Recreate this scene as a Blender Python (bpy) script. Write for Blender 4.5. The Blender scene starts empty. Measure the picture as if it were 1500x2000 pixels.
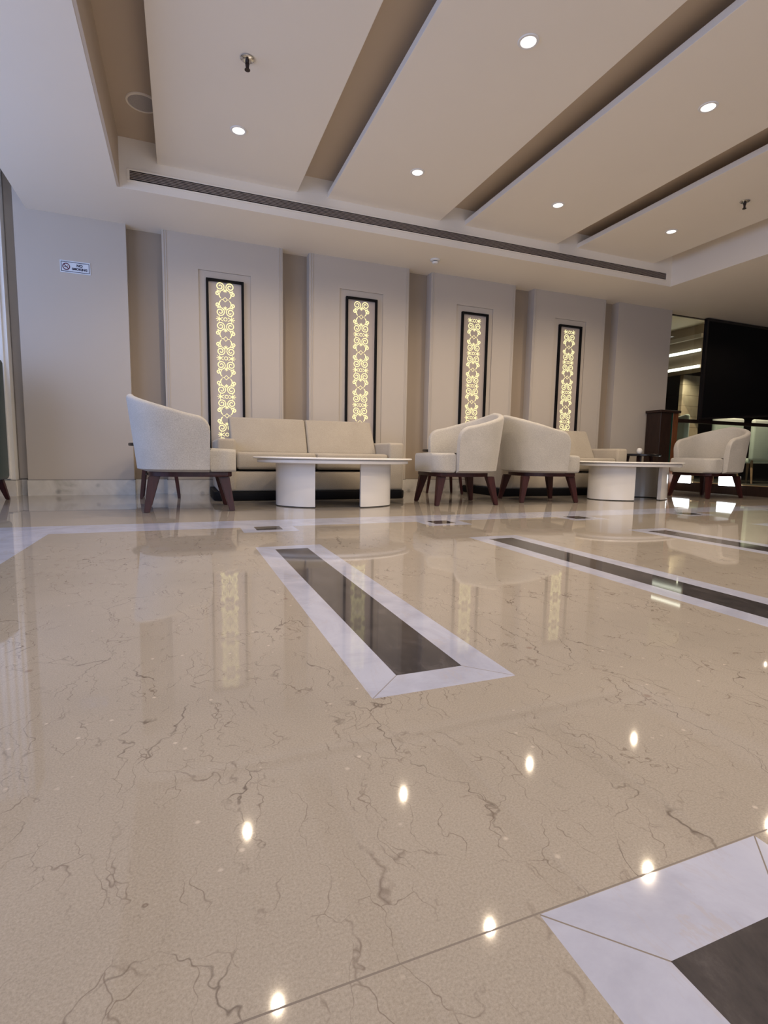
import bpy, bmesh, math, random
from mathutils import Vector, Matrix
random.seed(7)
SC = bpy.context.scene
COL = SC.collection
R = math.radians
PI = math.pi

# ------------------------------------------------------------------ camera
YAW, PITCH, ROLL, FOC = R(21.309), R(6.29634), R(-.98524), 1015.74
fwd = Vector((math.sin(YAW)*math.cos(PITCH), math.cos(YAW)*math.cos(PITCH), -math.sin(PITCH)))
rt0 = Vector((math.cos(YAW), -math.sin(YAW), 0))
dn0 = fwd.cross(rt0)
rt = math.cos(ROLL)*rt0 + math.sin(ROLL)*dn0
dn = -math.sin(ROLL)*rt0 + math.cos(ROLL)*dn0
cam_data = bpy.data.cameras.new('camera')
cam = bpy.data.objects.new('camera', cam_data)
COL.objects.link(cam)
cam_data.sensor_fit = 'HORIZONTAL'
cam_data.sensor_width = 36.0
cam_data.lens = FOC/1500*36.0
cam_data.clip_start = 0.02
m = Matrix.Identity(4)
for i in range(3):
    m[i][0] = rt[i]; m[i][1] = -dn[i]; m[i][2] = -fwd[i]
m[0][3], m[1][3], m[2][3] = 0, 0, .45
cam.matrix_world = m
SC.camera = cam

# ------------------------------------------------------------------ world, lights, exposure
world = bpy.data.worlds.new('world'); SC.world = world
world.use_nodes = True
world.node_tree.nodes['Background'].inputs[0].default_value = (.62, .74, 1.0, 1)
world.node_tree.nodes['Background'].inputs[1].default_value = 1.0
SC.view_settings.view_transform = 'Standard'
SC.view_settings.look = 'None'
SC.view_settings.gamma = 1
SC.view_settings.use_curve_mapping = False
SC.view_settings.exposure = -0.36
SC.cycles.max_bounces = 10
SC.cycles.diffuse_bounces = 6
SC.cycles.glossy_bounces = 5
SC.cycles.transparent_max_bounces = 10
SC.cycles.sample_clamp_indirect = 6.0
SC.cycles.caustics_reflective = False
SC.cycles.caustics_refractive = False

DAY = (.60, .72, 1.0)
WARM = (1.0, .80, .58)
def area(name, loc, rot, sx, sy, power, color):
    l = bpy.data.lights.new(name, 'AREA'); l.shape = 'RECTANGLE'
    l.size, l.size_y, l.energy, l.color = sx, sy, power, color
    o = bpy.data.objects.new(name, l); COL.objects.link(o)
    o.location = loc; o.rotation_euler = rot
    return o
# daylight through the windows
area('window_daylight', (-3.02, 3.0, 1.62), (0, -PI/2, 0), 2.5, 4.4, 130, (.42, .56, 1.0))
area('rear_window_daylight', (1.2, -3.62, 1.50), (PI/2, 0, 0), 6.0, 2.2, 115, (.70, .78, 1.0))

SPOT_W = 74.0
def spot(name, loc, power, color, angle=150, blend=.6, size=.009):
    l = bpy.data.lights.new(name, 'SPOT'); l.energy = power; l.color = color
    l.spot_size = R(angle); l.spot_blend = blend; l.shadow_soft_size = size
    o = bpy.data.objects.new(name, l); COL.objects.link(o); o.location = loc
    return o

# ------------------------------------------------------------------ materials
class NT:
    def __init__(s, name):
        s.m = bpy.data.materials.new(name); s.m.use_nodes = True
        s.t = s.m.node_tree; s.n = s.t.nodes; s.b = s.n['Principled BSDF']
    def node(s, typ, **kw):
        n = s.n.new(typ)
        for k, v in kw.items():
            if k.startswith('i_'):
                n.inputs[k[2:].replace('_', ' ')].default_value = v
            else:
                setattr(n, k, v)
        return n
    def link(s, a, b): s.t.links.new(a, b)
    def ramp(s, src, stops, interp='LINEAR'):
        r = s.n.new('ShaderNodeValToRGB'); r.color_ramp.interpolation = interp
        e = r.color_ramp.elements
        while len(e) < len(stops): e.new(.5)
        for i, (p, c) in enumerate(stops):
            e[i].position = p
            e[i].color = (c, c, c, 1) if isinstance(c, (int, float)) else (*c, 1)
        s.link(src, r.inputs[0]); return r.outputs[0]
    def mix(s, fac, a, b, mode='MIX'):
        x = s.n.new('ShaderNodeMix'); x.data_type = 'RGBA'; x.blend_type = mode
        for i, v in ((0, fac), (6, a), (7, b)):
            if hasattr(v, 'is_output') or hasattr(v, 'links'): s.link(v, x.inputs[i])
            elif isinstance(v, (int, float)): x.inputs[i].default_value = v
            else: x.inputs[i].default_value = (*v, 1)
        return x.outputs[2]
    def math(s, op, a, b=None):
        x = s.n.new('ShaderNodeMath'); x.operation = op
        for i, v in ((0, a), (1, b)):
            if v is None: continue
            if isinstance(v, (int, float)): x.inputs[i].default_value = v
            else: s.link(v, x.inputs[i])
        return x.outputs[0]
    def coord(s, scale=(1, 1, 1), rot=(0, 0, 0)):
        c = s.n.new('ShaderNodeTexCoord'); mp = s.n.new('ShaderNodeMapping')
        mp.inputs['Scale'].default_value = scale; mp.inputs['Rotation'].default_value = rot
        s.link(c.outputs['Object'], mp.inputs[0]); return mp.outputs[0]
    def noise(s, vec, scale, detail=3, rough=.5, dist=0):
        n = s.n.new('ShaderNodeTexNoise'); n.inputs['Scale'].default_value = scale
        n.inputs['Detail'].default_value = detail; n.inputs['Roughness'].default_value = rough
        n.inputs['Distortion'].default_value = dist
        s.link(vec, n.inputs['Vector']); return n
    def bump(s, h, strength=.2, dist=.002):
        b = s.n.new('ShaderNodeBump'); b.inputs['Strength'].default_value = strength
        b.inputs['Distance'].default_value = dist
        s.link(h, b.inputs['Height']); s.link(b.outputs[0], s.b.inputs['Normal'])
    def set(s, **kw):
        for k, v in kw.items():
            k = k.replace('_', ' ')
            if isinstance(v, tuple): v = (*v, 1)
            s.b.inputs[k].default_value = v

def simple(name, col, rough=.5, metal=0, spec=.5, var=.04, scale=6, bump=0, bscale=300):
    t = NT(name); t.set(Roughness=rough, Metallic=metal, Specular_IOR_Level=spec)
    v = t.coord(); n = t.noise(v, scale, 4)
    lo = tuple(c*(1-var) for c in col); hi = tuple(min(1, c*(1+var)) for c in col)
    t.link(t.ramp(n.outputs[0], [(.3, lo), (.7, hi)]), t.b.inputs['Base Color'])
    if bump:
        t.bump(t.noise(v, bscale, 2).outputs[0], bump, .001)
    return t.m

PAINT = simple('wall_paint', (.50, .45, .395), .6, spec=.3, var=.012, scale=2, bump=.08, bscale=220)
CEIL = simple('ceiling_paint', (.86, .80, .705), .7, spec=.25, var=.01, scale=1.5, bump=.05, bscale=200)
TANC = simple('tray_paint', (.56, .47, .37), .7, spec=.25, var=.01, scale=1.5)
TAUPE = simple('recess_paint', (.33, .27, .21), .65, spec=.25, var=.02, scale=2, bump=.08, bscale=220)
BLACK = simple('black_lacquer', (.012, .010, .011), .25, var=.1)
BLACKM = simple('black_matte', (.004, .004, .005), .55, spec=.12, var=.1)
CHROME = simple('chrome', (.75, .74, .72), .15, metal=1)
DKMETAL = simple('dark_metal', (.05, .04, .04), .3, metal=.8)
GOLD = simple('brass_edge', (.70, .52, .30), .3, metal=.7)
WHITE = simple('white_plastic', (.80, .79, .77), .4, var=.01)
GREYMESH = simple('speaker_mesh', (.42, .39, .37), .6, var=.1, scale=200)
RUBBER = simple('dark_rubber', (.02, .02, .02), .7)

def wood(name, a, b, rough=.3, scale=9):
    t = NT(name); t.set(Roughness=rough, Specular_IOR_Level=.35)
    v = t.coord((1, 1, .12)); n = t.noise(v, scale*5, 5, .6, .6)
    t.link(t.ramp(n.outputs[0], [(.3, a), (.7, b)]), t.b.inputs['Base Color'])
    return t.m
MAHOG = wood('mahogany', (.022, .004, .005), (.050, .011, .010), .42)
DKWOOD = wood('dark_wood', (.018, .009, .007), (.035, .018, .013), .35)
BRWOOD = wood('brown_wood', (.10, .035, .015), (.20, .075, .03), .35)
LTWOOD = wood('light_wood', (.30, .19, .12), (.42, .28, .18), .4)

def fabric(name, a, b, sc=420):
    t = NT(name); t.set(Roughness=.9, Specular_IOR_Level=.2, Sheen_Weight=.25, Sheen_Roughness=.5)
    v = t.coord()
    n1 = t.noise(t.coord((1, 1, .25)), sc, 2); n2 = t.noise(t.coord((.25, 1, 1)), sc, 2)
    w = t.math('ADD', n1.outputs[0], n2.outputs[0]); w = t.math('MULTIPLY', w, .5)
    c = t.ramp(w, [(.38, a), (.62, b)])
    n3 = t.noise(v, 5, 2)
    c = t.mix(.18, c, t.ramp(n3.outputs[0], [(.35, tuple(x*.85 for x in a)), (.65, b)]))
    t.link(c, t.b.inputs['Base Color']); t.bump(w, .35, .0015)
    return t.m
LINEN = fabric('cream_linen', (.34, .32, .29), (.50, .475, .435))
SOFAF = fabric('beige_upholstery', (.33, .29, .235), (.43, .385, .32))
DKGREEN = fabric('dark_green_fabric', (.004, .018, .016), (.009, .034, .029))
PALEGR = fabric('pale_green_fabric', (.52, .62, .56), (.66, .76, .69))

LACQ = simple('white_lacquer', (.72, .70, .68), .12, var=.015, scale=3)
TOPW = simple('white_stone_top', (.80, .78, .76), .08, var=.03, scale=8)

def emit(name, col, s):
    mm = bpy.data.materials.new(name); mm.use_nodes = True; t = mm.node_tree
    t.nodes.remove(t.nodes['Principled BSDF']); e = t.nodes.new('ShaderNodeEmission')
    e.inputs[0].default_value = (*col, 1); e.inputs[1].default_value = s
    t.links.new(e.outputs[0], t.nodes['Material Output'].inputs[0]); return mm
E_LAMP = emit('lamp_glow', (1, .95, .88), 3)
E_CORE = emit('lamp_core', (1, .95, .88), 5)
E_SCROLL = emit('scroll_glow', (1.0, .89, .46), 1.65)
E_STRIP = emit('led_strip', (1, .93, .80), 5)
E_BOX = emit('step_light_glow', (.95, .98, 1.0), 7)

def thin_glass(name, tint, refl=.10):
    mm = bpy.data.materials.new(name); mm.use_nodes = True; t = mm.node_tree
    t.nodes.remove(t.nodes['Principled BSDF'])
    tr = t.nodes.new('ShaderNodeBsdfTransparent'); tr.inputs[0].default_value = (*tint, 1)
    gl = t.nodes.new('ShaderNodeBsdfGlossy'); gl.inputs['Roughness'].default_value = .01
    mx = t.nodes.new('ShaderNodeMixShader'); mx.inputs[0].default_value = refl
    t.links.new(tr.outputs[0], mx.inputs[1]); t.links.new(gl.outputs[0], mx.inputs[2])
    t.links.new(mx.outputs[0], t.nodes['Material Output'].inputs[0]); return mm
GLASS = thin_glass('window_glass', (.95, .97, .98), .06)
GLASS2 = thin_glass('partition_glass', (.92, .97, .94), .06)

def beige_floor():
    t = NT('beige_marble'); t.set(Roughness=.035, IOR=1.5)
    v = t.coord()
    n = t.noise(v, 2.2, 5, .6)
    base = t.ramp(n.outputs[0], [(.25, (.250, .224, .192)), (.5, (.300, .269, .231)), (.78, (.345, .311, .270))])
    fine = t.noise(v, 360, 5, .8)
    base = t.mix(.5, base, t.ramp(fine.outputs[0], [(.36, (.200, .176, .148)), (.5, (.300, .269, .231)), (.66, (.41, .374, .327))]))
    # thin wandering cracks, stretched along one direction
    dn_ = t.noise(v, 6, 4, .6)
    add = t.node('ShaderNodeVectorMath', operation='MULTIPLY_ADD')
    add.inputs[1].default_value = (.16, .16, .0)
    t.link(dn_.outputs['Color'], add.inputs[0])
    mp = t.coord((7.5, 2.6, 1), (0, 0, R(-24)))
    t.link(mp, add.inputs[2])
    # stronger warp for the second voronoi coordinate
    wv = t.node('ShaderNodeVectorMath', operation='MULTIPLY_ADD'); wv.inputs[1].default_value = (1.25, 1.25, 0)
    t.link(dn_.outputs['Color'], wv.inputs[0]); t.link(mp, wv.inputs[2])
    vo = t.node('ShaderNodeTexVoronoi', feature='DISTANCE_TO_EDGE'); vo.inputs['Scale'].default_value = .9
    t.link(wv.outputs[0], vo.inputs['Vector'])
    crack = t.ramp(vo.outputs['Distance'], [(0, 1), (.003, .7), (.008, 0)])
    msk = t.ramp(t.noise(v, 4.2, 4, .6).outputs[0], [(.48, 0), (.58, 1)])
    f = t.math('MULTIPLY', crack, msk)
    f = t.math('MULTIPLY', f, .8)
    base = t.mix(f, base, (.085, .065, .055))
    # finer short cracks
    vo2 = t.node('ShaderNodeTexVoronoi', feature='DISTANCE_TO_EDGE'); vo2.inputs['Scale'].default_value = 3.1
    t.link(wv.outputs[0], vo2.inputs['Vector'])
    c2 = t.ramp(vo2.outputs['Distance'], [(0, 1), (.007, .6), (.020, 0)])
    m2 = t.ramp(t.noise(v, 9, 4, .6).outputs[0], [(.45, 0), (.58, .85)])
    base = t.mix(t.math('MULTIPLY', c2, m2), base, (.15, .12, .10))
    # fossil specks
    vs = t.node('ShaderNodeTexVoronoi'); vs.inputs['Scale'].default_value = 17; t.link(v, vs.inputs['Vector'])
    sp = t.ramp(vs.outputs['Distance'], [(0, 1), (.08, .9), (.16, 0)])
    sel = t.node('ShaderNodeSeparateColor'); t.link(vs.outputs['Color'], sel.inputs[0])
    on = t.ramp(sel.outputs[0], [(.86, 0), (.90, 1)])
    base = t.mix(t.math('MULTIPLY', t.math('MULTIPLY', sp, on), .65), base, (.20, .14, .115))
    vs2 = t.node('ShaderNodeTexVoronoi'); vs2.inputs['Scale'].default_value = 46; t.link(v, vs2.inputs['Vector'])
    sp2 = t.ramp(vs2.outputs['Distance'], [(0, 1), (.10, .8), (.2, 0)])
    sel2 = t.node('ShaderNodeSeparateColor'); t.link(vs2.outputs['Color'], sel2.inputs[0])
    on2 = t.ramp(sel2.outputs[1], [(.90, 0), (.93, .45)])
    base = t.mix(t.math('MULTIPLY', sp2, on2), base, (.66, .58, .50))
    t.link(base, t.b.inputs['Base Color'])
    return t.m
def white_marble():
    t = NT('white_marble'); t.set(Roughness=.05, IOR=1.5)
    v = t.coord((1, 1, 1), (0, 0, R(30)))
    n = t.noise(v, 5, 6, .65, .8)
    c = t.ramp(n.outputs[0], [(.3, (.30, .315, .40)), (.55, (.38, .40, .50)), (.8, (.43, .45, .55))])
    n2 = t.noise(t.coord((1, .35, 1), (0, 0, R(50))), 9, 6, .7, 1.6)
    vein = t.ramp(n2.outputs[0], [(.47, 0), (.5, 1), (.53, 0)])
    msk = t.ramp(t.noise(v, 6, 2).outputs[0], [(.45, 0), (.62, .6)])
    c = t.mix(t.math('MULTIPLY', vein, msk), c, (.36, .34, .36))
    t.link(c, t.b.inputs['Base Color']); return t.m
def dark_marble():
    t = NT('dark_marble'); t.set(Roughness=.05, IOR=1.5)
    v = t.coord((1, .5, 1)); n = t.noise(v, 14, 6, .7, .6)
    c = t.ramp(n.outputs[0], [(.3, (.030, .028, .030)), (.55, (.052, .047, .048)), (.8, (.10, .09, .09))])
    t.link(c, t.b.inputs['Base Color']); return t.m
def base_marble():
    t = NT('skirting_marble'); t.set(Roughness=.12)
    v = t.coord(); n = t.noise(v, 6, 6, .6, .8)
    c = t.ramp(n.outputs[0], [(.25, (.42, .40, .35)), (.42, (.58, .55, .50)), (.7, (.68, .65, .60))])
    vs = t.node('ShaderNodeTexVoronoi'); vs.inputs['Scale'].default_value = 9; t.link(v, vs.inputs['Vector'])
    sel = t.node('ShaderNodeSeparateColor'); t.link(vs.outputs['Color'], sel.inputs[0])
    f = t.math('MULTIPLY', t.ramp(vs.outputs['Distance'], [(.1, 1), (.3, 0)]), t.ramp(sel.outputs[0], [(.78, 0), (.85, .7)]))
    c = t.mix(f, c, (.22, .21, .20))
    t.link(c, t.b.inputs['Base Color']); return t.m
def pillar_marble():
    t = NT('pillar_marble'); t.set(Roughness=.2)
    v = t.coord(); n = t.noise(v, 3, 5, .6, .5)
    c = t.ramp(n.outputs[0], [(.3, (.42, .32, .22)), (.7, (.58, .47, .34))])
    z = t.node('ShaderNodeSeparateXYZ'); t.link(v, z.inputs[0])
    w = t.math('FRACT', t.math('MULTIPLY', z.outputs[2], 4.2))
    c = t.mix(t.ramp(w, [(0, 1), (.03, 1), (.04, 0)]), c, (.20, .14, .09))
    t.link(c, t.b.inputs['Base Color']); return t.m
BEIGE, WMARB, DMARB, SKIRT, PMARB = beige_floor(), white_marble(), dark_marble(), base_marble(), pillar_marble()
JOINT = simple('stone_joint', (.13, .11, .10), .5)

# ------------------------------------------------------------------ mesh helpers
def obj(name, bm, mat, parent=None, smooth=True, angle=35, mats=None):
    me = bpy.data.meshes.new(name)
    bmesh.ops.recalc_face_normals(bm, faces=bm.faces) if len(bm.faces) else None
    bm.to_mesh(me); bm.free()
    for mm in (mats or [mat]): me.materials.append(mm)
    if smooth:
        me.polygons.foreach_set('use_smooth', [True]*len(me.polygons))
        me.set_sharp_from_angle(angle=R(angle))
    o = bpy.data.objects.new(name, me); COL.objects.link(o)
    if parent: o.parent = parent
    return o
def tag(o, label=None, cat=None, group=None, kind=None):
    if label: o['label'] = label
    if cat: o['category'] = cat
    if group: o['group'] = group
    if kind: o['kind'] = kind
    return o
def struct(name, bm, mat, **kw):
    o = obj(name, bm, mat, smooth=False, **kw); o['kind'] = 'structure'; return o
def empty(name, loc, rz=0, label=None, cat=None, group=None, kind=None):
    o = bpy.data.objects.new(name, None); COL.objects.link(o); o.location = loc
    o.rotation_euler = (0, 0, rz); o.empty_display_size = .1
    return tag(o, label, cat, group, kind)
def dup(root, loc, rz=0, label=None, group=None):
    r = root.copy(); COL.objects.link(r); r.location = loc; r.rotation_euler = (0, 0, rz)
    if label: r['label'] = label
    if group: r['group'] = group
    for ch in list(root.children):
        c = ch.copy(); COL.objects.link(c); c.parent = r
        for g in ch.children:
            d = g.copy(); COL.objects.link(d); d.parent = c
    return r
def box(bm, x0, x1, y0, y1, z0, z1, bev=0, seg=2, mi=0):
    vs = [bm.verts.new((x, y, z)) for x in (x0, x1) for y in (y0, y1) for z in (z0, z1)]
    F = [(0, 1, 3, 2), (4, 6, 7, 5), (0, 4, 5, 1), (2, 3, 7, 6), (0, 2, 6, 4), (1, 5, 7, 3)]
    fs = [bm.faces.new([vs[i] for i in f]) for f in F]
    for f in fs: f.material_index = mi
    if bev:
        es = list({e for f in fs for e in f.edges})
        bmesh.ops.bevel(bm, geom=es, offset=bev, segments=seg, affect='EDGES', profile=.5)
def newbm(): return bmesh.new()
def bbox(x0, x1, y0, y1, z0, z1, bev=0, seg=2):
    bm = newbm(); box(bm, x0, x1, y0, y1, z0, z1, bev, seg); return bm
def prism(bm, pts, z0, z1, bev=0, seg=2, mi=0):
    a = [bm.verts.new((x, y, z0)) for x, y in pts]; b = [bm.verts.new((x, y, z1)) for x, y in pts]
    n = len(pts); fs = [bm.faces.new(a[::-1]), bm.faces.new(b)]
    for i in range(n): fs.append(bm.faces.new((a[i], a[(i+1) % n], b[(i+1) % n], b[i])))
    for f in fs: f.material_index = mi
    if bev:
        es = list(fs[0].edges)+list(fs[1].edges)
        bmesh.ops.bevel(bm, geom=es, offset=bev, segments=seg, affect='EDGES', profile=.5)
def lathe(bm, prof, n=32, cx=0, cy=0):
    rings = []
    for r, z in prof:
        if r < 1e-5: rings.append([bm.verts.new((cx, cy, z))])
        else: rings.append([bm.verts.new((cx+r*math.cos(2*PI*i/n), cy+r*math.sin(2*PI*i/n), z)) for i in range(n)])
    for a, b in zip(rings, rings[1:]):
        for i in range(n):
            j = (i+1) % n
            if len(a) == 1 and len(b) == 1: continue
            if len(a) == 1: bm.faces.new((a[0], b[i], b[j]))
            elif len(b) == 1: bm.faces.new((a[i], a[j], b[0]))
            else: bm.faces.new((a[i], a[j], b[j], b[i]))
def tapered(bm, p0, p1, w0, w1, bev=.006):
    """square leg from top p0 to bottom p1"""
    a = [bm.verts.new((p0[0]+sx*w0[0]/2, p0[1]+sy*w0[1]/2, p0[2])) for sx, sy in ((-1, -1), (1, -1), (1, 1), (-1, 1))]
    b = [bm.verts.new((p1[0]+sx*w1[0]/2, p1[1]+sy*w1[1]/2, p1[2])) for sx, sy in ((-1, -1), (1, -1), (1, 1), (-1, 1))]
    fs = [bm.faces.new(a), bm.faces.new(b[::-1])]
    for i in range(4): fs.append(bm.faces.new((a[i], b[i], b[(i+1) % 4], a[(i+1) % 4])))
    if bev: bmesh.ops.bevel(bm, geom=list({e for f in fs for e in f.edges}), offset=bev, segments=2, affect='EDGES')

# ------------------------------------------------------------------ layout numbers
FY = 5.87        # front of pilasters
RY = 6.0         # back of the recesses
ZS = 2.63        # soffit
ZT = 3.03        # upper ceiling inside the tray
ZB = 2.87        # underside of the hanging panels
TX0, TX1, TY0, TY1 = -.425, 5.84, -1.35, 5.108
PITCH_X = 1.49
PX0 = -.13; PW = 1.20
XL, XR, YB = -3.1, 16.0, -3.7

# ------------------------------------------------------------------ floor with inlays
def floor():
    bm = newbm(); cache = {}
    def V(x, y):
        k = (round(x, 5), round(y, 5))
        if k not in cache: cache[k] = bm.verts.new((x, y, 0))
        return cache[k]
    def quad(p, mi):
        try: f = bm.faces.new([V(*q) for q in p]); f.material_index = mi
        except ValueError: pass
    w = .315; bw = .081; j = .0012
    sx = [.32-1.162*1 + 1.162*k for k in range(0, 13)]
    sx = [x for x in sx if x > .3]
    strips = [(x, x+w, .862, 2.5) for x in sx] + [(x, x+w, -1.26, .378) for x in sx]
    squares = [(x, x+w, 2.975, 3.285) for x in sx]
    B0, B1 = 3.187, 3.513           # border band
    LB = -.667                      # left border
    xs = {XL, XR, LB, LB-.326, sx[-1]+w}; ys = {YB, 10.2, B0, B1, .3785, .3785+.002, 2.87}
    rects = strips+squares
    for r in rects: xs |= {r[0], r[1]}; ys |= {r[2], r[3]}
    xs = sorted(xs); ys = sorted(ys)
    for i in range(len(xs)-1):
        for k in range(len(ys)-1):
            x0, x1, y0, y1 = xs[i], xs[i+1], ys[k], ys[k+1]
            cx, cy = (x0+x1)/2, (y0+y1)/2
            if any(r[0] < cx < r[1] and r[2] < cy < r[3] for r in rects): continue
            mi = 0
            if B0 < cy < B1 and cx > LB-.326: mi = 1
            elif LB-.326 < cx < LB and cy < B1: mi = 1
            elif .3785 < cy < .3805 and cx > LB: mi = 3
            quad([(x0, y0), (x1, y0), (x1, y1), (x0, y1)], mi)
    # diagonal corner piece of the white border
    for (x0, x1, y0, y1) in rects:
        sq = (y1-y0) < .4
        a, b, c, d = x0+bw, x1-bw, y0+bw, y1-bw
        o = [(x0, y0), (x1, y0), (x1, y1), (x0, y1)]; n = [(a, c), (b, c), (b, d), (a, d)]
        quad(n, 2)
        for q in range(4):
            p, r_ = o[q], o[(q+1) % 4]; s, t = n[(q+1) % 4], n[q]
            dx = (r_[0]-p[0], r_[1]-p[1]); L = math.hypot(*dx); u = (dx[0]/L*j, dx[1]/L*j)
            quad([(p[0]+u[0], p[1]+u[1]), (r_[0]-u[0], r_[1]-u[1]), (s[0]-u[0], s[1]-u[1]), (t[0]+u[0], t[1]+u[1])], 1)
            # mitre joint between this piece and the next
            nxt = o[(q+2) % 4]; dv = (nxt[0]-r_[0], nxt[1]-r_[1]); L2 = math.hypot(*dv); v = (dv[0]/L2*j, dv[1]/L2*j)
            quad([(r_[0]-u[0], r_[1]-u[1]), r_, (r_[0]+v[0], r_[1]+v[1]), (s[0]+v[0], s[1]+v[1]), s, (s[0]-u[0], s[1]-u[1])], 3)
    me_ob = struct('floor', bm, None, mats=[BEIGE, WMARB, DMARB, JOINT])
    for p in me_ob.data.polygons:
        pass
    return me_ob
floor()

# ------------------------------------------------------------------ walls, soffit, tray
def tbox(name, *a, mat=PAINT, bev=0): return struct(name, bbox(*a, bev=bev), mat)
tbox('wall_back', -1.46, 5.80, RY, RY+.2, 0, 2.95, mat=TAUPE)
wl = newbm()
for a in ((XL-.15, XL, YB, 6.2, 0, .35), (XL-.15, XL, YB, 6.2, 2.85, 3.2), (XL-.15, XL, YB, .8, .35, 2.85), (XL-.15, XL, 5.2, 6.2, .35, 2.85)): box(wl, *a)
struct('wall_left', wl, PAINT)
wr = newbm()
for a in ((XL, XR, YB-.15, YB, 0, .4), (XL, XR, YB-.15, YB, 2.6, 3.2), (XL, -1.8, YB-.15, YB, .4, 2.6), (4.2, XR, YB-.15, YB, .4, 2.6)): box(wr, *a)
struct('wall_front', wr, PAINT)
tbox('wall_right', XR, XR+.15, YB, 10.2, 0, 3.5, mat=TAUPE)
# pier with the sign, far left return and its lower piece
tbox('trim_1', -1.37, -.45, 5.88, RY, 0, 3.03)
bm = bbox(XL, -1.46, 5.95, RY+.2, 0, 3.03); box(bm, -1.46, -1.375, 5.985, RY-.001, .16, 2.95); struct('trim_2', bm, PAINT)
# column at the right end
tbox('trim_3', 5.77, 6.79, FY, 6.45, 0, 2.7)
# soffit ring round the tray, and the vertical faces of the tray
cb = newbm()
box(cb, -1.268, XR, TY1+.02, 6.05, ZS, 2.95)
box(cb, -1.268, TX0-.02, YB, TY1+.02, ZS, 2.95)
box(cb, TX1+.02, XR, YB, TY1+.02, ZS, 2.95)
box(cb, TX0-.02, TX1+.02, YB, TY0-.02, ZS, 2.95)
box(cb, TX1, TX1+.02, TY0, TY1, ZS, ZT)
box(cb, TX0-.02, TX1+.02, TY1, TY1+.02, ZS, ZT); box(cb, TX0-.02, TX1+.02, TY0-.02, TY0, ZS, ZT)
struct('ceiling', cb, CEIL)
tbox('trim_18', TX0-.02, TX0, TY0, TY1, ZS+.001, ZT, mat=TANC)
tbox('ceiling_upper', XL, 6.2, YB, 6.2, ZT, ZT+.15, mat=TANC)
# hanging ceiling panels
for k in range(4):
    x0 = PX0+PITCH_X*k
    tbox('trim_%d' % (4+k), x0, x0+PW, TY0, TY1, ZB, ZB+.05, mat=CEIL, bev=.002)
# pilasters with edge mouldings and a sunk surround for the light box
FR = [(.469, 2.222), (1.971, 2.222), (3.465, 2.225), (4.948, 2.227)]
for k in range(4):
    x0 = PX0+PITCH_X*k; x1 = x0+PW; cx = FR[k][0]
    a, b, zt, zb = cx-.262, cx+.262, 2.30, .36
    bm = newbm()
    # body behind, face in four pieces round the sunk field
    box(bm, x0, x1, FY+.014, RY, 0, ZS)
    for q in ((x0, a, FY, FY+.014, 0, ZS), (b, x1, FY, FY+.014, 0, ZS), (a, b, FY, FY+.014, zt, ZS), (a, b, FY, FY+.014, 0, zb)): box(bm, *q)
    # narrow reeds near each edge
    for xe, s in ((x0, 1), (x1, -1)):
        for off, w_ in ((.012, .010), (.034, .008)):
            c0 = xe+s*off; box(bm, min(c0, c0+s*w_), max(c0, c0+s*w_), FY-.005, FY, .17, ZS, .002, 1)
    struct('trim_%d' % (8+k), bm, PAINT)
# fluted post at far left
bm = newbm(); box(bm, -1.95, -1.46, 5.84, 5.96, 0, 3.03)
for i in range(7):
    x = -1.94+i*.068; box(bm, x+.006, x+.040, 5.822, 5.84, .16, 3.03, .006, 2)
struct('trim_12', bm, simple('post_paint', (.80, .79, .76), .5, var=.01))
# skirtings
def skirt(name, pieces):
    bm = newbm()
    for q in pieces:
        box(bm, *q, 0, .15)
        box(bm, q[0], q[1], q[2]+.004, q[3], .15, .153, mi=1)  # thin black strip standing in for the shadow line above the skirting
    return struct(name, bm, None, mats=[SKIRT, BLACK])
sk = [(-1.375, -.445, 5.868, 5.88), (-.45, -.438, 5.88, RY), (-2.0, -1.455, 5.815, 5.84), (-1.455, -1.37, RY-.02, RY), (-1.455, -1.447, 5.84, RY)]
for k in range(4):
    x0 = PX0+PITCH_X*k; sk += [(x0-.006, x0+PW+.006, FY-.012, FY), (x0-.008, x0, FY, RY), (x0+PW, x0+PW+.008, FY, RY), (x0+PW, x0+PITCH_X, RY-.012, RY)]
sk += [(-.45, PX0, RY-.012, RY), (5.765, 6.795, FY-.012, FY)]
skirt('baseboard_back', sk)
skirt('baseboard_left', [(XL, XL+.012, YB, 5.95)])

# windows
def window(n, ax, lo, hi, z0, z1, plane, bars):
    bm = newbm(); t = .05
    def b_(a0, a1, c0, c1):
        if ax == 'x': box(bm, plane-.05, plane+.02, a0, a1, c0, c1)
        else: box(bm, a0, a1, plane-.05, plane+.02, c0, c1)
    b_(lo, hi, z0, z0+t); b_(lo, hi, z1-t, z1); 
    for i in range(bars+1):
        p = lo+(hi-lo-t)*i/bars; b_(p, p+t, z0, z1)
    w = struct('window_%d' % n, bm, DKMETAL)
    g = newbm()
    if ax == 'x': box(g, plane-.02, plane-.015, lo+t, hi-t, z0+t, z1-t)
    else: box(g, lo+t, hi-t, plane-.02, plane-.015, z0+t, z1-t)
    obj('pane', g, GLASS, w, smooth=False)
window(1, 'x', .8, 5.2, .35, 2.85, XL-.02, 4)
window(2, 'y', -1.8, 4.2, .4, 2.6, YB-.02, 5)

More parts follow.
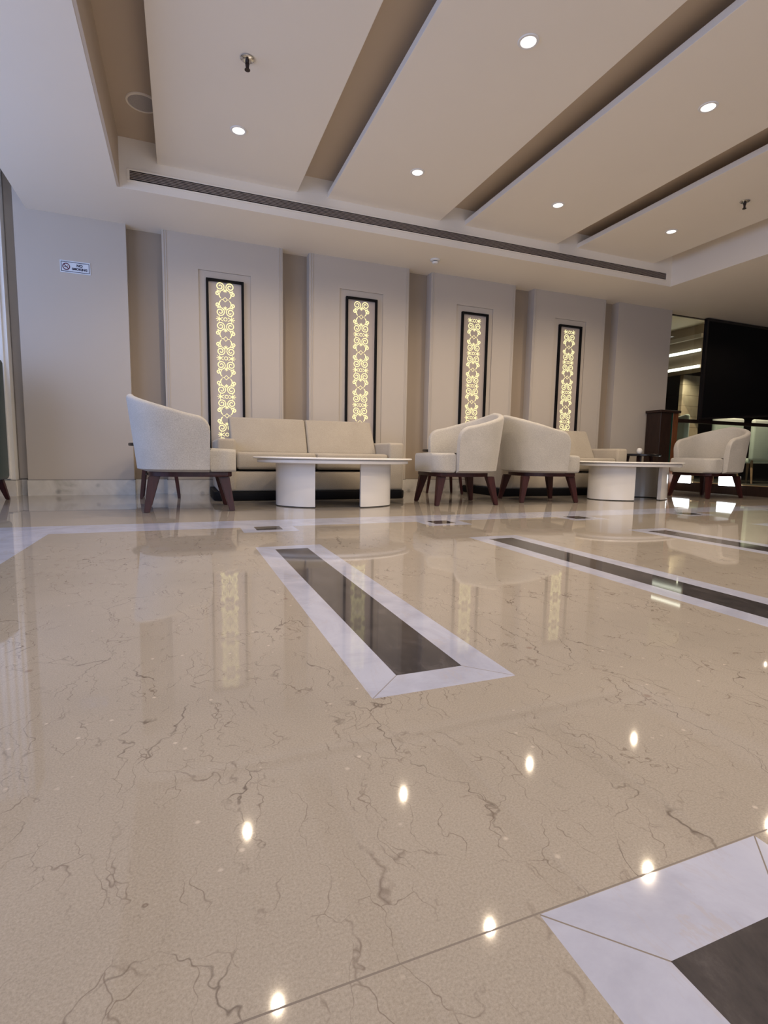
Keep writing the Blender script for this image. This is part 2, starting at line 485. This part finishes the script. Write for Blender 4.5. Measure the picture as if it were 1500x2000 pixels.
# ------------------------------------------------------------------ light boxes with scrollwork
U = 1/1190.0     # one design unit in metres
RW = 1.0
def ribbon(bm, pts, w, y0, y1, closed=False):
    n = len(pts); L = []
    for i, p in enumerate(pts):
        a = pts[i-1] if (i or closed) else p; b = pts[(i+1) % n] if (i < n-1 or closed) else p
        dx, dz = b[0]-a[0], b[1]-a[1]; l = math.hypot(dx, dz) or 1
        nx, nz = -dz/l, dx/l; ww = (w(i/(n-1)) if callable(w) else w)*RW/2
        L.append([bm.verts.new((p[0]+s*nx*ww, y, p[1]+s*nz*ww)) for s, y in ((1, y0), (-1, y0), (-1, y1), (1, y1))])
    rng = range(n if closed else n-1)
    for i in rng:
        A, B = L[i], L[(i+1) % n]
        for q in (0, 1, 3): bm.faces.new((A[q], A[(q+1) % 4], B[(q+1) % 4], B[q]))
    if not closed:
        bm.faces.new(L[0]); bm.faces.new(L[-1][::-1])
def scrollwork(cx, zfirst, ztop, zbot, y0, y1):
    bm = newbm(); per = 475*U
    def P(pts, ox, oz, mx, mz, w, closed=False):
        q = [(ox+mx*x*U, oz-mz*y*U) for x, y in pts]
        if max(p[1] for p in q) > ztop or min(p[1] for p in q) < zbot: return
        ribbon(bm, q, w, y0, y1, closed)
    def spiral(cx_, cy_, r0, r1, a0, turns, n=30):
        return [(cx_+(r0+(r1-r0)*(i/n)**.8)*math.cos(a0+turns*2*PI*i/n), cy_+(r0+(r1-r0)*(i/n)**.8)*math.sin(a0+turns*2*PI*i/n)) for i in range(n+1)]
    k = -2
    while zfirst - k*per > zbot-.3:
        oz = zfirst-k*per
        P([(0, -28), (27, 0), (0, 28), (-27, 0)], cx, oz, 1, 1, .0075, True)
        for mx in (-1, 1):
            P([(30, 0), (52, 0)], cx, oz, mx, 1, lambda t: .008*(1-.6*t))
            for mz in (-1, 1):
                # small tight scroll whose tail sweeps in beside the diamond
                s = spiral(90, 66, 5, 24, 1.2, 1.15, 22)
                P(s, cx, oz, mx, mz, .0125)
                P([(58, 84), (68, 66), (70, 46), (64, 28), (50, 14)][::-1], cx, oz, mx, mz, lambda t: .005+.008*math.sin(PI*min(1, t+.1)))
                P([(92, 90), (70, 98), (54, 84)], cx, oz, mx, mz, .010)
                # large scroll
                big = spiral(60, 152, 8, 52, PI*.1, 1.62, 44)
                P(big, cx, oz, mx, mz, lambda t: .009+.0035*math.sin(PI*t))
                P([(20, 124), (44, 102), (72, 96), (96, 108)], cx, oz, mx, mz, .0095)
                # claw fan at the unit edge
                for ang, r_ in ((-58, 46), (-28, 50), (0, 52)):
                    if mz < 0 and ang == 0: continue
                    a = R(ang)
                    P([(62, 237), (62+r_*.55*math.cos(a), 237+r_*.55*math.sin(a)*.9), (62+r_*math.cos(a*1.25), 237+r_*math.sin(a*1.25)*.9)], cx, oz, mx, mz, lambda t: .009*(1-.35*t))
                P([(30, 215), (48, 226), (66, 237)], cx, oz, mx, mz, .008)
        for mz in (-1, 1):
            # little star
            for a_ in range(6):
                a = a_*PI/3+PI/6
                P([(0, 104), (24*math.cos(a), 104+24*math.sin(a))], cx, oz, 1, mz, lambda t: .011*(1-.5*t))
        P([(20*math.cos(i*PI/8), 237.5+20*math.sin(i*PI/8)) for i in range(16)], cx, oz, 1, 1, .0085, True)
        k += 1
    return bm
BOXPANEL = simple('light_box_panel', (.46, .40, .36), .35, var=.03)
ZF = [2.032, 2.02, 1.935, 1.94]
place = ['behind the left arm of the nearer sofa', 'behind the right end of the nearer sofa', 'above the two armchairs standing back to back', 'above the far sofa, rightmost of the row']
for k in range(4):
    cx, zt = FR[k]; hw = .188; zb = .42; zt = 2.224
    root = empty('wall_light_box', (cx, FY+.014, zb), 0, 'glowing scrollwork panel in black frame, '+place[k], 'wall light', 'lit scrollwork panels on the back wall')
    fy0, fy1 = -.036, 0
    bm = newbm(); t_ = .023
    H = zt-zb
    for q in ((-hw, -hw+t_, 0, H), (hw-t_, hw, 0, H), (-hw+t_, hw-t_, 0, t_), (-hw+t_, hw-t_, H-t_, H)):
        box(bm, q[0], q[1], fy0, fy1, q[2], q[3], .0015, 1)
    obj('frame', bm, BLACKM, root)
    obj('panel', bbox(-hw+t_, hw-t_, -.004, -.0005, t_, H-t_), BOXPANEL, root, smooth=False)
    RW = .74; bm = scrollwork(0, ZF[k]-zb, H-t_+.001, t_+.02, -.0058, -.0042); RW = 1.0
    obj('lit_scrollwork', bm, E_SCROLL, root, smooth=False)

# ------------------------------------------------------------------ air grille
g = empty('air_grille', (2.70, TY1, 2.738), 0, 'long slotted air conditioning grille on the face below the ceiling panels', 'air vent')
GW = 3.045
obj('backing', bbox(-GW, GW, -.004, -.001, -.037, .037), BLACKM, g, smooth=False)
bm = newbm()
for q in ((-GW-.02, GW+.02, .037, .05), (-GW-.02, GW+.02, -.05, -.037)): box(bm, q[0], q[1], -.012, -.001, q[2], q[3], .002, 1)
for q in ((-GW-.02, -GW), (GW, GW+.02)): box(bm, q[0], q[1], -.012, -.001, -.037, .037)
obj('frame', bm, CEIL, g)
bm = newbm()
for i in range(5):
    z = -.037+.074*(i+1)/6; box(bm, -GW, GW, -.011, -.004, z-.0032, z+.0032)
obj('slats', bm, simple('slat_paint', (.28, .23, .20), .5), g, smooth=False)

# ------------------------------------------------------------------ recessed lamps
proto = None
rows = [4.355, 2.813, 1.27, -.28]
nth = ['first', 'second', 'third', 'fourth']
for k in range(4):
    for r_, y in enumerate(rows):
        x = .464+PITCH_X*k
        lab = 'downlight in the %s ceiling panel from the left, %s lamp out from the grille' % (nth[k], nth[r_])
        if proto is None:
            proto = empty('downlight', (x, y, ZB), 0, lab, 'ceiling light', 'downlights in the ceiling panels')
            bm = newbm(); lathe(bm, [(.044, -.001), (.046, -.006), (.058, -.006), (.062, -.001), (.044, -.001)], 40); obj('bezel', bm, WHITE, proto)
            bm = newbm(); lathe(bm, [(0, -.004), (.044, -.004), (.044, -.001), (0, -.001)], 32); obj('lens', bm, E_LAMP, proto)
            bm = newbm(); lathe(bm, [(0, -.0075), (.012, -.007), (.014, -.004), (0, -.004)], 20); obj('led', bm, E_CORE, proto)
        else: dup(proto, (x, y, ZB), 0, lab)
        spot('downlight_beam', (x, y, ZB-.015), SPOT_W, WARM)
for i, (x, y) in enumerate(((8.2, 4.97), (8.2, 2.4), (8.2, 0), (11.5, 2.4))):
    dup(proto, (x, y, ZS), 0, ['downlight in the low ceiling above the step, nearest the screen', 'downlight in the low ceiling at the right, level with the second lamp row', 'round downlight in the low ceiling beside the camera, right of the tray', 'farthest round downlight out in the low ceiling at the right'][i], 'downlights in the low ceiling')
    spot('downlight_beam', (x, y, ZS-.015), 22, WARM)

# sprinklers, smoke detector, speaker
def sprinkler(x, y, lab):
    s = empty('sprinkler', (x, y, ZB), 0, lab, 'sprinkler')
    bm = newbm(); lathe(bm, [(.0, -.001), (.040, -.001), (.042, -.006), (.030, -.013), (.012, -.014), (0, -.014)], 32); obj('rosette', bm, CHROME, s)
    bm = newbm(); lathe(bm, [(.0, -.013), (.013, -.013), (.013, -.032), (.009, -.034), (.009, -.060), (0, -.060)], 20)
    for sx in (-1, 1): tapered(bm, (sx*.011, 0, -.03), (sx*.006, 0, -.066), (.004, .006), (.004, .006), 0)
    obj('body', bm, DKMETAL, s)
    bm = newbm(); lathe(bm, [(0, -.064), (.017, -.064), (.017, -.068), (0, -.068)], 20); obj('deflector', bm, DKMETAL, s)
sprinkler(.44, 3.587, 'dark fire sprinkler with chrome rosette on the leftmost ceiling panel')
sprinkler(4.988, 3.609, 'dark fire sprinkler on the rightmost ceiling panel')
s = empty('smoke_detector', (2.705, 5.49, ZS), 0, 'small white smoke detector on the soffit above the second wall recess', 'smoke detector')
bm = newbm(); lathe(bm, [(0, -.001), (.055, -.001), (.056, -.012), (.046, -.018), (0, -.018)], 32); obj('base', bm, WHITE, s)
bm = newbm(); lathe(bm, [(0, -.026), (.034, -.026), (.036, -.034), (.026, -.046), (0, -.048)], 32); obj('cap', bm, WHITE, s)
bm = newbm(); lathe(bm, [(0, -.018), (.03, -.018), (.03, -.026), (0, -.026)], 24); obj('sensor_slot', bm, BLACKM, s)
s = empty('ceiling_speaker', (-.205, 4.575, ZT), 0, 'round ceiling speaker in the slot left of the first ceiling panel', 'speaker')
bm = newbm(); lathe(bm, [(.10, -.001), (.102, -.010), (.114, -.008), (.118, -.001), (.1, -.001)], 40); obj('rim', bm, CEIL, s)
bm = newbm(); lathe(bm, [(0, -.010), (.06, -.009), (.101, -.005), (.101, -.001), (0, -.001)], 40); obj('mesh_cover', bm, GREYMESH, s)

# ------------------------------------------------------------------ no smoking sign
NAVY = simple('navy_ink', (.012, .012, .045), .4); SIGNW = simple('sign_white', (.66, .72, .80), .25, var=.01); MAROON = simple('maroon_ink', (.10, .012, .05), .4)
def text_mesh(body, size, off=.0):
    c = bpy.data.curves.new('text', 'FONT'); c.body = body; c.size = size; c.align_x = 'CENTER'; c.align_y = 'CENTER'
    c.extrude = .0006; c.offset = off
    o = bpy.data.objects.new('text', c); COL.objects.link(o)
    dg = bpy.context.evaluated_depsgraph_get(); me = bpy.data.meshes.new_from_object(o.evaluated_get(dg))
    bpy.data.objects.remove(o); return me
s = empty('no_smoking_sign', (-.892, 5.88, 2.163), 0, 'small white and navy NO SMOKING sign on the left pier', 'sign')
obj('plate', bbox(-.126, .126, -.004, 0, -.055, .055), SIGNW, s, smooth=False)
bm = newbm()
for q in ((-.118, .118, .040, .045), (-.118, .118, -.045, -.040), (-.118, -.113, -.04, .04), (.113, .118, -.04, .04)): box(bm, q[0], q[1], -.0052, -.004, q[2], q[3])
obj('border', bm, NAVY, s, smooth=False)
bm = newbm(); ribbon(bm, [(-.075+.028*math.cos(i*PI/16), .028*math.sin(i*PI/16)) for i in range(32)], .008, -.0056, -.004, True)
ribbon(bm, [(-.075-.020, .020), (-.075+.020, -.020)], .007, -.006, -.004)
obj('prohibition_ring', bm, MAROON, s, smooth=False)
bm = newbm(); box(bm, -.094, -.062, -.005, -.004, -.006, -.001); ribbon(bm, [(-.064, .003), (-.06, .008), (-.066, .013)], .003, -.005, -.004)
obj('cigarette', bm, NAVY, s, smooth=False)
for body, x, z, sz in (('NO', .036, .016, .032), ('SMOKING', .036, -.016, .0285)):
    me = text_mesh(body, sz, .0014); me.materials.append(NAVY)
    o = bpy.data.objects.new('lettering', me); COL.objects.link(o); o.parent = s
    o.location = (x, -.0046, z); o.rotation_euler = (PI/2, 0, 0)

# ------------------------------------------------------------------ armchair
def u_path(n_arc=22, n_side=10, hw=.285, front=.135, back=-.345):
    """half widths etc; returns plan points from front-left round the back to front-right, x = forward"""
    b0 = back+hw*1.02
    pts = []
    ds = [0, .003, .010, .022, .038, .058, .085]
    for d in ds: pts.append((front-d, hw))
    x0 = front-ds[-1]
    for i in range(1, n_side): pts.append((x0+(b0-x0)*i/n_side, hw))
    for i in range(n_arc+1):
        a = PI/2+PI*i/n_arc; e = .82
        c, s_ = math.cos(a), math.sin(a)
        pts.append((b0+(b0-back)*math.copysign(abs(c)**e, c), hw*math.copysign(abs(s_)**e, s_)))
    for i in range(1, n_side): pts.append((b0+(x0-b0)*i/n_side, -hw))
    for d in ds[::-1]: pts.append((front-d, -hw))
    return pts
def make_armchair(name, label, fab):
    root = empty(name, (0, 0, 0), 0, label, 'armchair')
    th = .058
    lo, hi = u_path(hw=.282, back=-.305), u_path(hw=.325, back=-.37, front=.148)
    # arc length from the front end
    n = len(lo); S = [0]
    for i in range(1, n): S.append(S[-1]+math.hypot(lo[i][0]-lo[i-1][0], lo[i][1]-lo[i-1][1]))
    tot = S[-1]; z0 = .297; zarm, zback = .695, .868; rc = .085
    bm = newbm(); loops = []
    for i in range(n):
        d = min(S[i], tot-S[i]); f = d/(tot/2)
        e = f*f*(3-2*f)
        zt = zarm+(zback-zarm)*(.45*f+.55*e)
        if d < rc: zt -= rc-math.sqrt(max(0, rc*rc-(rc-d)**2))
        def at(z, inset):
            t = (z-z0)/(zback-z0)
            x = lo[i][0]+(hi[i][0]-lo[i][0])*t; y = lo[i][1]+(hi[i][1]-lo[i][1])*t
            a, b = lo[max(0, i-1)], lo[min(n-1, i+1)]
            tx, ty = b[0]-a[0], b[1]-a[1]; l = math.hypot(tx, ty); nx, ny = ty/l, -tx/l   # towards the inside
            return (x-nx*inset*-1, y-ny*inset*-1)
        loop = []
        zr = zt-th/2
        for q in range(9):
            z = z0+(zr-z0)*q/8; bulge = .008*math.sin(PI*q/8); x, y = at(z, -bulge); loop.append((x, y, z))
        for q in range(1, 8):
            a = PI*q/8; z = zr+th/2*math.sin(a); x, y = at(zr, th/2-th/2*math.cos(a)); loop.append((x, y, z))
        for q in range(9):
            z = zr+(z0+.02-zr)*q/8; x, y = at(z, th); loop.append((x, y, z))
        # nudge the very ends round
        loops.append([bm.verts.new(p) for p in loop])
    # orientation of the inset: verify inner is inside, otherwise flip is harmless
    for A, B in zip(loops, loops[1:]):
        k = len(A)
        for q in range(k): bm.faces.new((A[q], A[(q+1) % k], B[(q+1) % k], B[q]))
    bm.faces.new(loops[0][::-1]); bm.faces.new(loops[-1])
    obj('backrest', bm, fab, root, angle=50)
    # piping seam along the rim
    # seat cushion
    def plan(front, hw_, hwi, r, back):
        p = []
        for i in range(9):
            a = -PI/2+PI/2*i/8; p.append((front-r+r*math.cos(a), -hw_+r+r*math.sin(a)))
        for i in range(9):
            a = PI/2*i/8; p.append((front-r+r*math.cos(a), hw_-r+r*math.sin(a)))
        p += [(.142, hw_), (.142, hwi), (back, hwi*.72), (back-.06, hwi*.35), (back-.06, -hwi*.35), (back, -hwi*.72), (.142, -hwi), (.142, -hw_)]
        return p
    bm = newbm(); prism(bm, plan(.338, .290, .235, .10, -.19), .299, .474, .026, 5)
    # crown the top a little
    for v in bm.verts:
        if v.co.z > .40: v.co.z += .010*max(0, 1-((v.co.x-.06)/.3)**2)*max(0, 1-(v.co.y/.30)**2) - .006*max(0, (v.co.x-.2)/.14)
    obj('seat', bm, fab, root, angle=40)
    # wooden frame
    bm = newbm()
    lo2 = u_path(hw=.262, back=-.290, front=.10)
    pts = [(.305, .20), (.270, .255)] + [p for p in lo2] + [(.270, -.255), (.305, -.20)]
    prism(bm, pts, .262, .299, .005, 1)
    obj('seat_frame', bm, MAHOG, root)
    for sx, sy in ((1, 1), (1, -1), (-1, 1), (-1, -1)):
        bm = newbm(); tapered(bm, (sx*.245, sy*.205, .264), (sx*.300, sy*.250, .0), (.080, .056), (.040, .032), .005)
        obj('leg', bm, MAHOG, root)
    return root
c1 = make_armchair('armchair', 'cream tub armchair with dark legs at far left, its back to the left pier', LINEN)
c1.location = (.054, 4.374, 0); c1.rotation_euler.z = R(1); c1['group'] = 'cream tub armchairs'
dup(c1, (2.44, 4.39, 0), R(180-3), 'cream tub armchair facing left towards the nearer coffee table, its back against another', 'cream tub armchairs')
dup(c1, (3.455, 4.475, 0), R(-9), 'cream tub armchair seen from behind, facing right towards the farther coffee table', 'cream tub armchairs')
dup(c1, (6.01, 4.535, 0), R(180+2), 'cream tub armchair at far right in front of the lit step, facing left', 'cream tub armchairs')

# ------------------------------------------------------------------ sofa
def make_sofa(loc, label):
    """x along the length, front towards -y, origin centre of the front edge"""
    r = empty('sofa', loc, 0, label, 'sofa', 'beige two-seat sofas')
    W = .92
    pts = [(-W-.03, .06), (-W+.02, -.01), (W-.02, -.01), (W+.03, .06), (W+.03, .80), (-W-.03, .80)]
    bm = newbm(); prism(bm, pts, 0, .085, .01, 2); obj('plinth', bm, BLACKM, r)
    bm = newbm(); box(bm, -W+.005, W-.005, .012, .79, .087, .272, .018, 3); obj('base', bm, SOFAF, r)
    for s_ in (-1, 1):
        a, b = sorted((s_*W, s_*(W-.165)))
        bm = newbm(); box(bm, a, b, -.005, .80, .087, .572, .028, 4); obj('armrest', bm, SOFAF, r)
    for s_ in (-1, 1):
        a, b = (-.748, -.004) if s_ < 0 else (.004, .748)
        bm = newbm(); box(bm, a, b, 0, .60, .292, .452, .030, 4)
        for v in bm.verts:
            if v.co.z > .42: v.co.z += .012*(1-((v.co.x-(a+b)/2)/.38)**2)
        obj('seat_cushion', bm, SOFAF, r)
    obj('back_frame', bbox(-.75, .75, .62, .80, .25, .66, .02, 3), SOFAF, r)
    for s_ in (-1, 1):
        a, b = (-.756, -.004) if s_ < 0 else (.004, .756)
        bm = newbm(); box(bm, a, b, .36, .52, .445, .80, .022, 4)
        for v in bm.verts:
            t = (v.co.z-.44)/.36; v.co.y += .16*t
            if abs(v.co.x) > .7: v.co.x *= 1-.035*t*(1 if s_ > 0 else -.6)
        obj('back_cushion', bm, SOFAF, r)
    return r
sofa = make_sofa((1.225, 4.96, 0), 'beige two-seat sofa with black plinth behind the nearer coffee table')
dup(sofa, (4.265, 4.98, 0), 0, 'beige two-seat sofa half hidden behind an armchair and the farther coffee table')

# ------------------------------------------------------------------ coffee tables
def make_table(loc, rz, label):
    r = empty('coffee_table', loc, rz, label, 'coffee table', 'oval white coffee tables')
    ea, eb, th, cut = .505, .30, .05, .19
    for s_ in (-1, 1):
        a0 = -math.acos(cut/ea); a1 = R(52); out, inn = [], []
        for i in range(37):
            a = a0+(a1-a0)*i/36
            out.append((s_*ea*math.cos(a), eb*math.sin(a))); inn.append((s_*max(cut, (ea-th)*math.cos(a)), (eb-th)*math.sin(a)))
        pts = out+inn[::-1]
        bm = newbm(); prism(bm, pts, .008, .368, .004, 2); obj('base_leg', bm, LACQ, r, angle=30)
        bm = newbm(); prism(bm, [(x*.992, y*.985) for x, y in pts], 0, .008); obj('foot_strip', bm, RUBBER, r)
    bm = newbm(); lathe(bm, [(0, .368), (.655, .368), (.662, .374), (.662, .393), (.655, .398), (0, .398)], 96)
    bmesh.ops.scale(bm, vec=(1, .62, 1), verts=bm.verts); obj('under_top', bm, LACQ, r)
    bm = newbm(); lathe(bm, [(0, .3985), (.63, .3985), (.63, .402), (.688, .402), (.697, .407), (.697, .413), (.690, .418), (0, .418)], 96)
    bmesh.ops.scale(bm, vec=(1, .62, 1), verts=bm.verts); obj('table_top', bm, TOPW, r)
    return r
t1 = make_table((1.255, 4.44, 0), R(-9), 'oval white coffee table on two curved legs between the left armchair and the nearer sofa')
dup(t1, (4.70, 4.48, 0), 0, 'oval white coffee table on curved legs in front of the farther sofa')

# ------------------------------------------------------------------ side tables
def make_side_table(loc, label):
    r = empty('side_table', loc, 0, label, 'side table', 'dark side tables against the back wall')
    bm = newbm(); lathe(bm, [(0, .49), (.262, .49), (.27, .496), (.27, .514), (.264, .52), (0, .52)], 48); obj('table_top', bm, BLACK, r)
    bm = newbm(); lathe(bm, [(0, .22), (.13, .22), (.14, .24), (0, .24)], 32); obj('shelf', bm, DKWOOD, r)
    for sx in (-1, 1):
        for sy in (-1, 1):
            bm = newbm(); tapered(bm, (sx*.11, sy*.09, .49), (sx*.165, sy*.13, 0), (.04, .036), (.026, .022), .004); obj('leg', bm, MAHOG, r)
    return r
st = make_side_table((-.19, 5.46, 0), 'dark side table behind the leftmost armchair, left of the nearer sofa')
dup(st, (2.90, 5.48, 0), 0, 'dark side table between the two sofas, behind an armchair')
dup(st, (5.90, 5.46, 0), 0, 'dark side table right of the far sofa with a small cream jar on it')
s = empty('jar', (5.83, 5.40, .52), 0, 'small round cream jar on the dark side table at the far sofa', 'jar')
bm = newbm(); lathe(bm, [(0, 0), (.022, 0), (.036, .02), (.038, .045), (.028, .068), (.016, .078), (0, .08)], 24); obj('body', bm, WHITE, s)

# ------------------------------------------------------------------ right-hand side: podium, step, screen, glass partition
p = empty('podium', (6.56, 5.66, 0), 0, 'dark wooden podium standing against the right-hand column', 'podium')
obj('body', bbox(-.15, .06, -.06, .19, 0, 1.12, .004, 1), DKWOOD, p)
obj('cornice', bbox(-.17, .22, -.08, .20, 1.12, 1.155, .006, 2), DKWOOD, p)
obj('side_panel', bbox(.095, .20, -.055, .19, .0, 1.12, .004, 1), BRWOOD, p)
obj('glass_inset', bbox(.06, .095, -.05, .15, .0, 1.12), simple('deep_green_glass', (.01, .05, .035), .1), p)

KX = 6.82
tbox('trim_13', KX, KX+.35, -3.6, 5.99, 0, .128, mat=DKWOOD); tbox('trim_19', KX+.022, KX+.35, -3.6, 5.99, .128, .138, mat=DKWOOD)
tbox('trim_14', KX-.004, KX+.022, -3.6, 5.99, .128, .140, mat=GOLD)
sl = None
for (a, b, z0, z1, lab) in ((5.36, 5.68, .112, .238, 'farther of the two glowing white step lights on the dark step'), (4.655, 4.945, .110, .245, 'nearer of the two glowing white step lights, behind the far right armchair')):
    yc, h = (a+b)/2, (b-a)/2
    s = empty('step_light', (KX-.004, yc, z0), 0, lab, 'step light', 'glowing step lights')
    obj('housing', bbox(-.012, 0, -h, h, 0, z1-z0, .002, 1), WHITE, s)
    obj('diffuser', bbox(-.028, -.012, -h+.004, h-.004, .004, z1-z0-.004, .003, 1), E_BOX, s)
# glass partition at the back of the step
g = empty('glass_partition', (8.2, 6.02, 0), 0, 'glass partition with dark rail between the right column and the black screen', 'glass partition')
bm = newbm()
box(bm, -1.41, 4.2, -.015, .025, 1.03, 1.085); box(bm, -1.41, -1.395, -.015, .025, 0, ZS); box(bm, -1.41, 4.2, -.012, .02, ZS-.012, ZS)
obj('frame', bm, DKWOOD, g, smooth=False)
obj('pane', bbox(-1.395, 4.2, 0, .008, 0, 1.03), GLASS2, g, smooth=False)
obj('pane', bbox(-1.395, -.55, 0, .008, 1.085, ZS-.012), GLASS2, g, smooth=False)
# big black screen
s = empty('wall_screen', (8.6, 5.97, 1.08), 0, 'very large black screen hung under the ceiling at the right edge', 'screen')
bm = newbm()
q = [(-1.005, 0), (3.2, .30), (3.2, 1.54), (-1.01, 1.54)]
def slab_xz(bm, q, y0, y1, ins=0):
    a = [bm.verts.new((x, y0, z)) for x, z in q]; b = [bm.verts.new((x, y1, z)) for x, z in q]
    bm.faces.new(a); bm.faces.new(b[::-1])
    for i in range(4): bm.faces.new((a[i], b[i], b[(i+1) % 4], a[(i+1) % 4]))
slab_xz(bm, q, -.05, 0)
obj('bezel', bm, BLACK, s, smooth=False)
bm = newbm(); slab_xz(bm, [(-.96, .035), (3.16, .335), (3.16, 1.50), (-.965, 1.50)], -.053, -.05)
obj('display', bm, BLACKM, s, smooth=False)
# room beyond the partition
tbox('ceiling_far', 6.7, XR, 6.05, 10.2, 3.25, 3.35, mat=CEIL)
tbox('wall_rear', 6.7, XR, 10.0, 10.2, 0, 3.3, mat=DKWOOD)
tbox('trim_15', 6.66, 6.79, 6.45, 10.0, 0, 3.3, mat=DKWOOD)
bm = newbm(); box(bm, 10.13, 10.6, 6.3, 9.99, 2.36, 3.25)
struct('trim_16', bm, TAUPE)
tbox('trim_17', 10.05, 10.13, 7.95, 9.4, 2.97, 3.05, mat=PAINT)
for z, lab in ((2.70, 'upper of the two bright linear lights seen through the glass partition'), (2.368, 'lower of the two bright linear lights seen through the glass partition')):
    s = empty('linear_light', (10.13, 8.9, z), 0, lab, 'linear light', 'linear lights beyond the glass')
    obj('housing', bbox(-.02, 0, -.93, 1.05, -.005, .06), WHITE, s, smooth=False)
    obj('diffuser', bbox(-.045, -.02, -.92, 1.04, 0, .055, .01, 2), E_STRIP, s)
s = tag(obj('marble_pillar', bbox(10.62, 11.2, 8.75, 8.85, 0, 2.36, .01, 1), PMARB), 'beige marble-clad pillar seen through the glass beside the black screen', 'pillar')
spot('pillar_fill', (10.55, 8.45, 2.34), 45, (1, .9, .7), 160, 1.0)  # added fill without a fixture, brightens the top of the pillar
spot('far_room_fill', (9.4, 6.5, 3.2), 380, WARM, 150)  # added fill to light the chairs beyond the glass, no lamp there

# pale green dining-type chairs beyond the glass
def make_side_chair(loc, rz, label):
    r = empty('side_chair', loc, rz, label, 'chair', 'pale green chairs beyond the glass')
    bm = newbm(); box(bm, -.40, .40, -.04, .05, .46, 1.26, .04, 4); obj('backrest', bm, PALEGR, r)
    obj('seat', bbox(-.36, .36, .05, .56, .40, .50, .035, 4), PALEGR, r)
    for sx in (-1, 1):
        for y0, y1 in ((.05, -.06), (.48, .56)):
            bm = newbm(); tapered(bm, (sx*.27, y0, .46 if y0 < .1 else .41), (sx*.38, y1, 0), (.045, .04), (.024, .022), .004); obj('leg', bm, LTWOOD, r)
    return r
sc_ = make_side_chair((10.85, 7.0, 0), 0, 'pale green upholstered chair with light wood legs at the right edge, under the black screen')
dup(sc_, (9.76, 7.0, 0), 0, 'pale green chair beyond the glass, mostly hidden by the far right armchair')
dup(sc_, (8.66, 7.1, 0), R(52), 'pale green chair beyond the glass, leftmost, seen below the dark rail')

# dark green high-back chair at the left edge
r = empty('high_back_chair', (-1.80, 5.28, 0), R(-8), 'dark green high-backed chair cut off by the left edge of the picture', 'armchair')
bm = newbm(); box(bm, -.36, .36, .12, .26, .20, 1.22, .05, 4); obj('backrest', bm, DKGREEN, r)
obj('seat', bbox(-.30, .30, -.42, .13, .20, .47, .05, 4), DKGREEN, r)
for sx in (-1, 1):
    a, b = sorted((sx*.29, sx*.385)); obj('armrest', bbox(a, b, -.10, .20, .18, 1.20, .035, 4), DKGREEN, r)
for sx in (-1, 1):
    for y in (-.33, .18):
        bm = newbm(); tapered(bm, (sx*.30, y, .19), (sx*.345, y+(.04 if y > 0 else -.04), 0), (.06, .05), (.03, .03), .004); obj('leg', bm, MAHOG, r)
